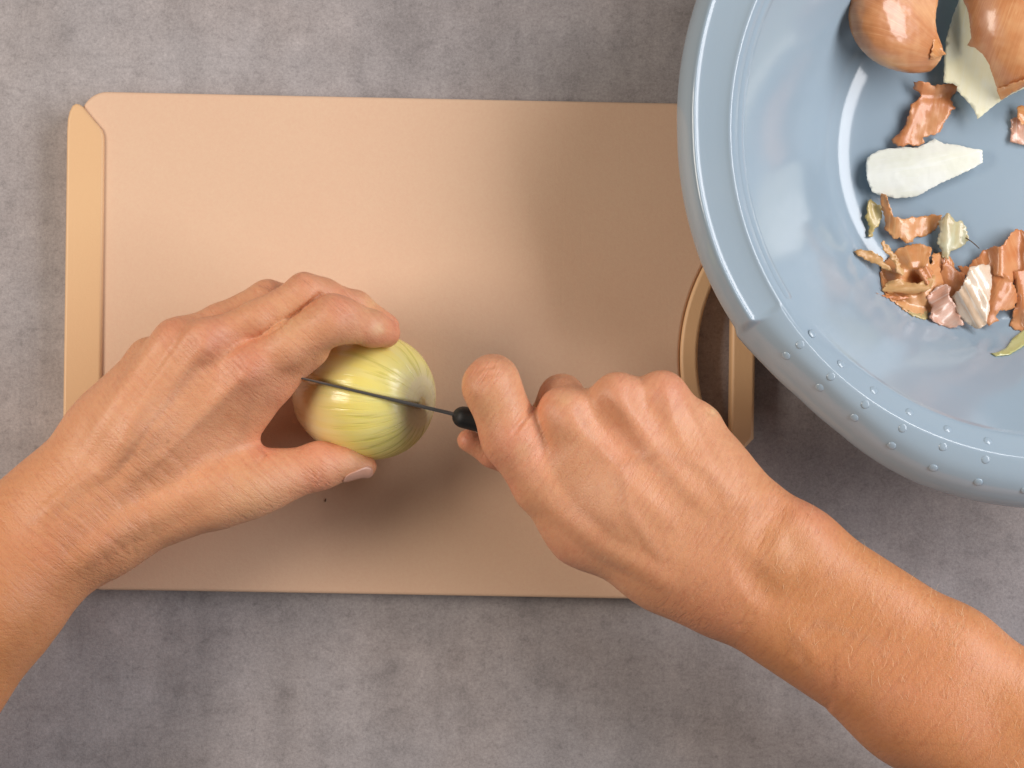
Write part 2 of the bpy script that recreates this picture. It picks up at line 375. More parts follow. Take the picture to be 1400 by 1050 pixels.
bm = bmesh.new(); bm.from_mesh(me); bmesh.ops.remove_doubles(bm, verts=bm.verts, dist=1e-7); bmesh.ops.recalc_face_normals(bm, faces=bm.faces); bm.to_mesh(me); bm.free()
link('basin', me, M_bowl, bowl)
# moulded dimples on the grips: one shared mesh
bm = bmesh.new(); bmesh.ops.create_uvsphere(bm, u_segments=14, v_segments=8, radius=0.0022)
for v in bm.verts: v.co.z *= 0.27
bump_me = bpy.data.meshes.new('grip_bump'); bm.to_mesh(bump_me); bm.free()
for p in bump_me.polygons: p.use_smooth = True
top_b = PB[np.argmax(PB[:, 0]):]
for i in range(9):
    for rr in (165.5, 177.6, 156.2):
        a = math.radians(219.8 + 7.5 * i); fo = min(max((rr - 160) / 20, 0), 1); fo = 1 + (np.interp(219.8 + 7.5 * i, OV_A, OV_M) - 1) * fo * fo * (3 - 2 * fo)
        k = int(np.argmin(np.abs(top_b[:80, 0] - rr) + (top_b[:80, 1] < 90) * 9)); z = top_b[k, 1]
        tx, tz = top_b[min(k+1, len(top_b)-1)] - top_b[k-1]
        nx, nz = (tz, -tx); L = math.hypot(nx, nz); nx, nz = nx / L, nz / L
        if nz < 0: nx, nz = -nx, -nz
        o = link('grip_bump', bump_me, M_bowl, bowl)
        o.location = (fo * rr * math.cos(a) / 1000, fo * rr * math.sin(a) / 1000, (z - 0.12) / 1000)
        o.rotation_euler = Vector((nx * math.cos(a), nx * math.sin(a), nz)).to_track_quat('Z', 'Y').to_euler()

# ------------------------------------------------------------------ onion peels
_in = PA[np.argmax(PA[:, 1]):][::-1]
def bowl_z(q):
    """Height (mm) of the bowl's inner surface under a point."""
    return float(np.interp(math.hypot(q[0] - BC[0], q[1] - BC[1]) * 1000, _in[:, 0], _in[:, 1]))
def in_poly(x, y, poly):
    c = False; n = len(poly); j = n - 1
    for i in range(n):
        xi, yi = poly[i]; xj, yj = poly[j]
        if (yi > y) != (yj > y) and x < (xj - xi) * (y - yi) / (yj - yi) + xi: c = not c
        j = i
    return c
def flake_mesh(name, outline, zf, fibre, step=3.2, thick=0.18, jag=1.2, seed=0, amp=0.6, origin=(0, 0, 0)):
    """A thin torn piece: outline in photo pixels, zf(px, py) height in mm, fibre = direction of fibres (deg, image)."""
    rnd = random.Random(seed); b = []
    for i, p in enumerate(outline):
        q = outline[(i + 1) % len(outline)]; L = math.dist(p, q); m = max(1, int(L / 2.4))
        nx, ny = -(q[1] - p[1]) / max(L, 1e-6), (q[0] - p[0]) / max(L, 1e-6)
        for k in range(m):
            t = k / m; j = rnd.uniform(-jag, jag) if k else rnd.uniform(-jag, jag) * 0.4
            j += jag * 1.6 * mnoise.noise((len(b) * 0.31 + seed * 7.7, 1.3, 2.1)) * (thick < 0.4)
            b.append((p[0] + (q[0]-p[0])*t + nx*j, p[1] + (q[1]-p[1])*t + ny*j))
    xs = [p[0] for p in b]; ys = [p[1] for p in b]; pts = list(b)
    y = min(ys)
    while y < max(ys):
        x = min(xs)
        while x < max(xs):
            q = (x + rnd.uniform(-.8, .8), y + rnd.uniform(-.8, .8))
            if in_poly(*q, b) and min((q[0]-c[0])**2 + (q[1]-c[1])**2 for c in b) > 2.0: pts.append(q)
            x += step
        y += step
    r = delaunay_2d_cdt([Vector(p) for p in pts], [], [list(range(len(b)))], 1, 1e-4)
    v2, f = r[0], [tuple(t) for t in r[2]]
    ca, sa = math.cos(math.radians(fibre)), math.sin(math.radians(fibre))
    cx, cy = sum(xs)/len(xs), sum(ys)/len(ys)
    Z = [zf(p.x, p.y) + amp * mnoise.noise((p.x * .07 + seed, p.y * .07, seed)) + 0.13 * mnoise.noise((p.x * .2 + seed, p.y * .2, seed)) for p in v2]
    if thick < 0.4:
        for i, p in enumerate(v2):
            d = (p.x-cx)*-sa + (p.y-cy)*ca; e = (p.x-cx)*ca + (p.y-cy)*sa
            eg = min((p.x-c[0])**2 + (p.y-c[1])**2 for c in b[::2]) ** 0.5
            Z[i] += 0.45 * mnoise.noise((d * 0.22 + seed, e * 0.04, 3.0)) + max(0, 1 - eg / 7.0) * 2.2 * mnoise.noise((p.x * .06, p.y * .06, seed + 9.0))
    for _ in range(3): Z = [max(z, bowl_z(P(p.x, p.y, z)) + thick + 0.4) for p, z in zip(v2, Z)]     # nothing sinks into the bowl
    top = [P(p.x, p.y, z) for p, z in zip(v2, Z)]
    bot = [P(p.x, p.y, z - thick) for p, z in zip(v2, Z)]
    n = len(top); cnt = {}
    ff = []
    for t in f:
        a = np.cross(top[t[1]] - top[t[0]], top[t[2]] - top[t[0]])[2]
        if a < 0: t = t[::-1]
        ff.append(t)
        for i in range(len(t)):
            e = (t[i], t[(i+1) % len(t)]); cnt[e] = cnt.get(e, 0) + 1
    faces = list(ff) + [tuple(i + n for i in t[::-1]) for t in ff]
    for (a_, b_) in cnt:
        if (b_, a_) not in cnt: faces.append((b_, a_, a_ + n, b_ + n))
    me = mesh_np(name, top + bot, faces, True, origin)
    for p in me.polygons[2 * len(ff):]: p.use_smooth = False
    uv = [(((p.x-cx)*-sa + (p.y-cy)*ca) / 100.0, ((p.x-cx)*ca + (p.y-cy)*sa) / 100.0) for p in v2]
    set_uv(me, uv + uv)
    return me
def curl(cx, cy, ang, amount, base=8.6, wave=0.0, wl=22.0, lift=(0, 0)):
    """Height field: bends about an axis at ang through (cx, cy); amount in mm per (20 px)^2."""
    ca, sa = math.cos(math.radians(ang)), math.sin(math.radians(ang))
    def f(x, y):
        d = -(x-cx)*sa + (y-cy)*ca; e = (x-cx)*ca + (y-cy)*sa
        return base + amount * (d / 20.0) ** 2 + wave * math.sin(d / wl * 2 * math.pi + 0.02 * e) + lift[0] * (x-cx) / 20 + lift[1] * (y-cy) / 20
    return f
def peel(outline, zf, fibre, mat, label, name='onion_peel', cat='onion peel', **kw):
    xs = [p[0] for p in outline]; ys = [p[1] for p in outline]
    o0 = P(sum(xs)/len(xs), sum(ys)/len(ys), 8)
    me = flake_mesh(name, outline, zf, fibre, origin=o0, **kw)
    o = link(name, me, mat); o.location = o0
    tag(o, label, cat, 'onion peelings lying in the bowl')
    return o, o0

# torn brown strip
peel([(1249,112),(1256,110),(1268,112),(1276,117),(1290,114),(1310,114),(1309,125),(1303,130),(1300,136),(1303,143),(1307,147),(1298,158),(1290,172),(1286,181),(1270,186),(1262,188),(1264,195),(1255,200),(1240,198),(1228,201),(1219,191),(1231,180),(1238,170),(1243,155),(1245,142),(1256,135),(1259,131),(1249,122)],
     lambda x, y: 10.5 + 3.2 * math.exp(-((y - 131) / 9) ** 2) * -0.7 + 2.2 * math.exp(-((x - 1234 + (y-190)*0.4) / 14) ** 2) + max(0, (130 - y)) * 0.11, 100, M_brown,
     'torn brown papery onion peel strip touching the white onion flake', seed=1)
# white flake
peel([(1186,215),(1200,206),(1215,203),(1235,201),(1255,202),(1266,196),(1278,189),(1290,196),(1310,198),(1330,203),(1343,205),(1344,222),(1325,233),(1305,242),(1285,251),(1272,258),(1258,266),(1250,269),(1226,271),(1205,268),(1192,262),(1185,245),(1184,228)],
     curl(1262, 233, 172, -1.1, 14.5, 0.3, 40), 172, M_white, 'moist white onion flake, the palest piece lying flat in the bowl', thick=1.6, seed=2, jag=0.7, amp=0.15)
# piece cut by the picture's edge
pp, po = peel([(1381,163),(1390,159),(1402,158),(1425,160),(1425,190),(1404,200),(1392,196),(1381,194)], curl(1395, 178, 90, 1.2, 9), 90, M_pink, 'small pinkish peel scrap with folded orange top, lying apart from the heap', seed=3)
pm = flake_mesh('folded_flap', [(1390,148),(1394,145),(1404,147),(1425,150),(1425,162),(1402,168),(1396,172),(1390,160)], curl(1400, 158, 20, 1.2, 12), 20, seed=4, origin=po)
link('folded_flap', pm, M_orange, pp)
# yellow scrap
peel([(1190,272),(1196,276),(1207,283),(1206,297),(1201,310),(1195,313),(1193,324),(1187,323),(1188,312),(1182,295)], curl(1195, 297, 80, 2.5, 10, 0.5), 85, M_yellow,
     'small mustard yellow dry peel scrap beside the curled copper strip', seed=5)
# curled strip
peel([(1205,264),(1211,266),(1217,280),(1222,295),(1235,300),(1250,297),(1265,295),(1276,292),(1288,294),(1285,305),(1274,318),(1262,323),(1250,325),(1249,331),(1239,332),(1230,325),(1222,327),(1215,318),(1209,314),(1211,305),(1205,285)],
     lambda x, y: 11.5 + 2.8 * math.sin((x - 1206) / 13.5) - 0.08 * (y - 300), 95, M_orange, 'wavy copper orange peel strip with pointed upright end', seed=6)
# greenish translucent piece with fibre
pg, go = peel([(1283,304),(1288,297),(1297,291),(1306,302),(1315,302),(1321,312),(1324,330),(1313,338),(1300,343),(1297,354),(1288,352),(1286,340),(1281,331),(1286,316)],
     lambda x, y: 12 + 2.2 * math.sin((x - 1280) / 8.0) - 0.06 * (y - 320), 95, M_green, 'thin greenish translucent peel with a dark fibre sticking out', seed=7)
def tube(name, pts, radii, mat, parent, origin, sides=6):
    pts = [np.array(p) for p in pts]; v = []; f = []
    for i, p in enumerate(pts):
        t = pts[min(i+1, len(pts)-1)] - pts[max(i-1, 0)]; t = t / np.linalg.norm(t)
        a = np.cross(t, [0, 0, 1.0]); a = a / max(np.linalg.norm(a), 1e-9) if np.linalg.norm(a) > 1e-6 else np.array([1.0, 0, 0]); b = np.cross(t, a)
        for k in range(sides):
            g = 2 * math.pi * k / sides; v.append(p + radii[i] * (a * math.cos(g) + b * math.sin(g)))
    for i in range(len(pts) - 1):
        for k in range(sides):
            k2 = (k + 1) % sides; f.append((i*sides+k, i*sides+k2, (i+1)*sides+k2, (i+1)*sides+k))
    f.append(tuple(range(sides))[::-1]); f.append(tuple(range((len(pts)-1)*sides, len(pts)*sides)))
    return link(name, mesh_np(name, v, f, True, origin), mat, parent)
tube('fibre', [P(1320, 325, 12.5), P(1328, 330, 12.5), P(1334, 335, 11), P(1339, 340, 9.5)], [0.00035, 0.0003, 0.0003, 0.0002], M_dark, pg, go)

# root-end rosette
ro = P(1255, 382, 8); ros = empty('onion_peel', ro)
tag(ros, 'round orange onion peel base with torn papery strips around a dark central hole', 'onion peel', 'onion peelings lying in the bowl')
def disc(cx, cy, r0, r1):
    def f(x, y):
        d = math.hypot(x - cx, (y - cy) * 1.05); a = math.atan2(y - cy, x - cx)
        pit = -7.5 * math.exp(-((d) / 9.0) ** 2)
        return 12.5 + 3.6 * math.exp(-((d - 22) / 14) ** 2) + pit - 0.0022 * max(0, d - 20) ** 2 + 0.45 * math.sin(a * 7 + d * 0.05) * min(1, d / 25)
    return f
def radial_uv(me, cx, cy, origin):
    v = np.empty(len(me.vertices) * 3); me.vertices.foreach_get('co', v); v = v.reshape(-1, 3) + origin
    c = P(cx, cy, 12); a = np.arctan2(c[1] - v[:, 1], c[0] - v[:, 0]); d = np.hypot(v[:, 0] - c[0], v[:, 1] - c[1])
    l = me.uv_layers[0]; idx = np.empty(len(me.loops), dtype=np.int64); me.loops.foreach_get('vertex_index', idx)
    l.data.foreach_set('uv', np.stack([a / 2.5, d * 20], 1)[idx].astype(np.float32).ravel())
cup_out = [(1203,372),(1207,360),(1222,345),(1240,335),(1258,333),(1272,338),(1273,345),(1271,360),(1274,362),(1276,345),(1284,345),(1297,347),(1303,358),(1305,372),(1308,390),(1300,410),(1285,420),(1268,428),(1256,432),(1240,427),(1225,415),(1212,405),(1204,390)]
me = flake_mesh('cup', cup_out, disc(1251, 384, 0, 0), 0, step=2.6, seed=8, origin=ro); radial_uv(me, 1251, 384, ro); link('cup', me, M_orange, ros)
def rpart(name, ol, zf, fib, mat, seed, **kw): return link(name, flake_mesh(name, ol, zf, fib, seed=seed, origin=ro, **kw), mat, ros)
rpart('papery_strip', [(1167,344),(1172,340),(1182,342),(1195,345),(1204,350),(1212,360),(1220,371),(1209,368),(1198,361),(1184,356),(1173,350)], curl(1192, 352, 22, 3.5, 17, 0.6, 16), 22, M_straw, 21)
rpart('papery_strip', [(1204,332),(1207,329),(1213,334),(1221,344),(1229,354),(1232,366),(1238,374),(1233,378),(1225,373),(1223,362),(1216,351),(1207,341)], curl(1220, 352, 55, 3.5, 18.5, 0.6, 16), 55, M_straw, 22)
rpart('papery_strip', [(1205,396),(1210,388),(1218,383),(1230,382),(1243,386),(1254,388),(1264,383),(1269,374),(1276,371),(1280,380),(1275,392),(1262,399),(1246,402),(1228,401),(1214,402)], curl(1240, 392, 0, -6, 20, 0.9, 14), 0, M_straw, 23)
rpart('papery_strip', [(1197,400),(1203,402),(1216,404),(1230,404),(1246,406),(1234,410),(1222,410),(1208,406)], curl(1220, 405, 5, -4, 18), 5, M_brown, 24)
rpart('papery_strip', [(1250,370),(1258,366),(1268,364),(1276,370),(1274,382),(1268,390),(1262,385),(1258,378)], curl(1264, 377, 60, -5, 19, 0.8, 10), 60, M_brown, 25)
rpart('yellow_rim', [(1240,424),(1250,428),(1262,428),(1269,424),(1270,436),(1258,437),(1246,431)], curl(1255, 430, 15, -2, 13), 15, M_yellow, 26)
# pink scrap, pearly piece and browns of the heap
peel([(1309,364),(1325,365),(1332,355),(1345,342),(1362,337),(1373,335),(1381,320),(1391,313),(1402,316),(1420,330),(1425,370),(1420,395),(1395,390),(1375,380),(1355,376),(1335,380),(1318,376)],
     lambda x, y: 11.5 + 4.2 * math.sin((x - 1352) / 9.5) * min(1, max(0, (x - 1345) / 20)) + 0.10 * (x - 1340) * 0.6, 70, M_brown, 'ridged brown peel with shiny folds behind the pearly piece', seed=9)
peel([(1292,350),(1300,362),(1310,372),(1322,374),(1318,390),(1308,402),(1300,412),(1290,420),(1282,405),(1284,380)], curl(1300, 388, 70, -2, 13.5), 70, M_brown, 'dark copper peel bridging the round base and the pearly piece', seed=16)
peel([(1267,405),(1280,393),(1292,388),(1300,392),(1298,402),(1305,415),(1312,430),(1318,443),(1305,448),(1295,447),(1275,440),(1269,433),(1275,420)],
     lambda x, y: 17 + 1.5 * math.sin((x + y) / 7.5), 150, M_pink, 'crumpled pink pearly scrap between round peel base and white shiny piece', seed=10)
peel([(1385,372),(1405,368),(1425,375),(1425,440),(1405,455),(1390,452),(1380,446),(1386,425),(1390,408)], curl(1405, 412, 80, -2.5, 14, 0.6), 95, M_brown, 'plain brown peel curving down to the pale green sliver', seed=11)
peel([(1350,364),(1370,372),(1380,380),(1388,395),(1392,408),(1388,420),(1378,425),(1368,424),(1362,432),(1366,438),(1352,446),(1345,440),(1350,400)], curl(1366, 402, 120, -2.5, 17), 120, M_brown, 'rounded reddish brown peel tucked behind the pearly white piece', seed=12)
peel([(1328,364),(1345,361),(1353,362),(1357,384),(1354,410),(1350,440),(1345,445),(1335,450),(1325,444),(1310,432),(1300,405),(1310,398),(1318,385),(1324,372)], curl(1335, 405, 62, -2.2, 22, 0.35, 14), 62, M_pearl, 'pearly white shiny peel facing up on top of the brown heap', seed=13)
peel([(1355,483),(1362,487),(1380,485),(1395,476),(1415,462),(1432,452),(1432,444),(1402,449),(1385,462),(1375,476),(1362,482)], curl(1390, 468, -30, -5, 15), -30, M_lime, 'pale green onion sliver with a pointed end below the brown heap', seed=14, thick=1.2, jag=0.3)

# big cream layer with brown skin still on it
lo = P(1370, 80, 10); lay = empty('onion_layer', lo)
tag(lay, 'thick cream onion layer with glossy brown skin still on its domed side', 'onion layer', 'onion peelings lying in the bowl')
def dome(x, y):
    d2 = ((x - 1412) / 118.0) ** 2 + ((y - 15) / 150.0) ** 2
    t = 1.0 - ((x - 1416) / 104.0) ** 2 - ((y - 12) / 128.0) ** 2
    return 14.0 + 33 * math.sqrt(0.5 * (t + math.sqrt(t * t + 0.05)))
cream = [(1311,-45),(1311,0),(1304,18),(1298,38),(1293,55),(1291,80),(1290,113),(1302,114),(1309,118),(1308,124),(1316,132),(1326,142),(1333,153),(1336,163),(1350,152),(1368,138),(1385,128),(1420,112),(1480,95),(1500,20),(1480,-50),(1400,-70)]
link('flesh', flake_mesh('flesh', cream, dome, 100, step=5, thick=2.2, jag=0.6, seed=31, amp=0.2, origin=lo), M_cream, lay)
skin_o = [(1316,-45),(1317,0),(1323,15),(1326,35),(1328,52),(1322,62),(1334,66),(1344,75),(1352,88),(1358,105),(1361,116),(1366,126),(1368,135),(1385,126),(1420,110),(1482,92),(1502,20),(1482,-50),(1400,-72)]
link('brown_skin', flake_mesh('brown_skin', skin_o, lambda x, y: dome(x, y) + 1.0, 110, step=5, thick=0.6, jag=0.5, seed=32, amp=0.2, origin=lo), M_shell, lay)
link('skin_fold', flake_mesh('skin_fold', [(1363,121),(1372,117),(1385,114),(1400,108),(1410,104),(1408,112),(1392,122),(1378,131),(1368,137)], lambda x, y: dome(x, y) + 2.4, -25, step=3, seed=33, origin=lo), M_orange, lay)

def revolve(axis, up, centre, prof, nu, keep=None, wob=0.0, seed=0):
    """prof: list of (along, radius) in m. Returns verts, faces, uv."""
    ax = np.array(axis, float); ax /= np.linalg.norm(ax); u = np.array(up, float); u -= ax * u.dot(ax); u /= np.linalg.norm(u); w_ = np.cross(ax, u)
    V, F, UV = [], [], []; n = len(prof)
    for i in range(nu + 1):
        g = 2 * math.pi * i / nu
        for k, (t, r) in enumerate(prof):
            gg = g % (2 * math.pi)
            rr = r * (1 + wob * mnoise.noise((math.cos(gg) * 2.2 + seed, math.sin(gg) * 2.2, k / n * 2)) + wob * 0.25 * math.sin(gg * 11 + seed) * math.sin(math.pi * k / n))
            V.append(np.array(centre) + ax * t + (u * math.cos(g) + w_ * math.sin(g)) * rr)
            UV.append((i / nu, k / (n - 1)))
    for i in range(nu):
        for k in range(n - 1):
            F.append((i*n+k, (i+1)*n+k, (i+1)*n+k+1, i*n+k+1))
    return V, F, UV
# domed skin shell: part of an onion's outer skin lying dome up, cut open along one side
so = P(1222, 24, 8)
def shell_z(x, y):
    d2 = min(1.0, ((x - 1250) / 91.5) ** 2 + ((y - 22) / 79.5) ** 2)
    return 11.0 + 27 * (1 - d2) ** 0.55 + max(0.0, (1290 - x) / 128.0) * 26.0
ol = [(1250 + 90 * math.cos(math.radians(t)), 22 + 78 * math.sin(math.radians(t))) for t in range(76, 300, 6)]
ol += [(1286, -44), (1284, -20), (1283, 0), (1280, 16), (1279, 30), (1281, 44), (1285, 54), (1288, 62), (1290, 72), (1286, 82), (1279, 91)]
me = flake_mesh('onion_skin_shell', ol, shell_z, 45, step=2.6, thick=0.5, jag=0.35, seed=45, amp=0.25, origin=so); radial_uv(me, 1300, 90, so)
shell = link('onion_skin_shell', me, M_shell); shell.location = so
tag(shell, 'domed coppery brown onion skin shell with fine stripes and small torn tip', 'onion peel', 'onion peelings lying in the bowl')
me = flake_mesh('torn_tip', [(1275,54),(1282,54),(1284,62),(1289,66),(1294,74),(1286,77),(1278,80),(1271,82),(1274,70)], lambda x, y: shell_z(min(x, 1284), y) + 1.0, 45, seed=41, origin=so)
link('torn_tip', me, M_orange, shell)

# ------------------------------------------------------------------ peeled onion
oc = P(499, 541, 47.2)
oo = np.array([oc[0], oc[1], 0.0138])
onion = empty('peeled_onion', oo)
tag(onion, 'peeled pale yellow onion held on the board with knife blade across it', 'onion')
LA, RA = 0.0365, 0.0333
prof = []
nk = 150
for i in range(nk + 1):
    t = i / nk                                   # 0 root .. 1 neck
    c = math.cos(math.pi * t)
    r = RA * math.sin(math.pi * t) ** 0.86 * (1 + 0.05 * c)
    a = LA * c * (1.0 if c > 0 else 1.08)
    if t < 0.11: a -= 0.0010 * (1 - t / 0.11) ** 1.2   # sunken root scar
    prof.append((a, max(r, 0.0002)))
oax = (math.cos(math.radians(30)) * math.cos(math.radians(-6)), math.cos(math.radians(30)) * math.sin(math.radians(-6)), math.sin(math.radians(30)))
V, F, UV = revolve(oax, (0, -0.3, -1), oc, prof, 420, wob=0.014, seed=5)
V = np.array(V); kb0, kb1 = P(624, 567.0, 82.5), P(404, 515.0, 80.0); kt = kb1 - kb0; kt[2] = 0; kt /= np.linalg.norm(kt); kn = np.array([-kt[1], kt[0], 0])
dk = (V - kb0) @ kn; rad = V - oc; cutw = np.exp(-(dk / 0.0011) ** 2) * np.clip((V[:, 2] - 0.058) / 0.004, 0, 1)
V = V - rad / np.linalg.norm(rad, axis=1)[:, None] * (0.0016 * cutw)[:, None]     # the flesh gives way along the cut
me = mesh_np('onion_bulb', V, F, True, oo); set_uv(me, UV)
bm = bmesh.new(); bm.from_mesh(me); bmesh.ops.recalc_face_normals(bm, faces=bm.faces); bm.to_mesh(me); bm.free()
link('onion_bulb', me, M_onion, onion)
# dry root stub in the scar
ax = np.array(oax); rc = oc + ax * (LA - 0.0012)
bm = bmesh.new(); bmesh.ops.create_uvsphere(bm, u_segments=20, v_segments=10, radius=0.0030)
for v in bm.verts:
    v.co.z *= 0.36
    v.co *= 1 + 0.25 * mnoise.noise(v.co * 700)
me = bpy.data.meshes.new('root_stub'); bm.to_mesh(me); bm.free()
for p in me.polygons: p.use_smooth = True
o = link('root_stub', me, mat_plain('dry_root', (0.66, 0.50, 0.24), 0.6, 0.3, 0, 0.6, 500), onion)
o.location = rc - oo; o.rotation_euler = Vector(oax).to_track_quat('Z', 'Y').to_euler()

# ------------------------------------------------------------------ knife
ko = P(560, 552, 75); knife = empty('knife', ko)
tag(knife, 'small kitchen knife with black handle, blade cutting into the peeled onion', 'knife')
b0, b1 = P(624, 567.0, 84.0), P(404, 515.0, 83.0)
dirb = (b1 - b0); LB = np.linalg.norm(dirb[:2]); dx = np.array([dirb[0], dirb[1], 0]) / LB; dn = np.array([-dx[1], dx[0], 0])
V, F = [], []; nb = 40
for i in range(nb + 1):
    t = i / nb; p = b0 + dirb * t
    drop = 0.0 * max(0, (t - 0.72) / 0.28) ** 2        # spine falls towards the point
    hgt = 0.021 * (1 - 0.93 * max(0, (t - 0.62) / 0.38) ** 2.2)
    th = (0.00100 - 0.00040 * t) * (1 if t < 0.98 else 0.5)
    top = p[2] - drop; bot = min(top - 0.001, p[2] - hgt)
    for (s_, z) in ((th * 0.55, top), (-th * 0.55, top), (-th, top - 0.0004), (-0.0001, bot), (0.0001, bot), (th, top - 0.0004)):
        q = p + dn * s_; V.append((q[0], q[1], z))
for i in range(nb):
    for k in range(6):
        k2 = (k + 1) % 6; F.append((i*6+k, i*6+k2, (i+1)*6+k2, (i+1)*6+k))
F.append(tuple(range(6))[::-1]); F.append(tuple(range(nb*6, nb*6+6)))
me = mesh_np('blade', V, F, True, ko)
bm = bmesh.new(); bm.from_mesh(me); bmesh.ops.recalc_face_normals(bm, faces=bm.faces); bm.to_mesh(me); bm.free()
link('blade', me, M_steel, knife)
h0, h1 = P(618.5, 567, 80), P(925, 636, 82)
hd = h1 - h0; HL = np.linalg.norm(hd); hx = hd / HL; hn = np.array([-hx[1], hx[0], 0]); hn /= np.linalg.norm(hn); hz = np.cross(hn, hx) * -1
if hz[2] < 0: hz = -hz
def handle_half(t):      # half width, half height along the handle (m)
    e = math.sqrt(max(0, 1 - (1 - t / 0.05) ** 2)) if t < 0.05 else min(1, ((1 - t) / 0.06)) ** 0.5 if t > 0.94 else 1
    return max(0.0008, (0.0053 + 0.0006 * math.sin(t * 7)) * e), max(0.0012, (0.0092 + 0.0010 * math.sin(t * 6 + 1)) * e)
V, F = [], []; nh = 60; ns = 28
for i in range(nh + 1):
    t = i / nh; t = 0.5 - 0.5 * math.cos(math.pi * t); a, b = handle_half(t); p = h0 + hd * t
    for k in range(ns):
        g = 2 * math.pi * k / ns; c, s_ = math.cos(g), math.sin(g)
        q = p + hn * a * math.copysign(abs(c) ** 0.75, c) + hz * b * math.copysign(abs(s_) ** 0.75, s_)
        V.append(q)
for i in range(nh):
    for k in range(ns):
        k2 = (k + 1) % ns; F.append((i*ns+k, i*ns+k2, (i+1)*ns+k2, (i+1)*ns+k))
F.append(tuple(range(ns))[::-1]); F.append(tuple(range(nh*ns, nh*ns+ns)))
me = mesh_np('handle', V, F, True, ko)
bm = bmesh.new(); bm.from_mesh(me); bmesh.ops.recalc_face_normals(bm, faces=bm.faces); bm.to_mesh(me); bm.free()
link('handle', me, M_black, knife)

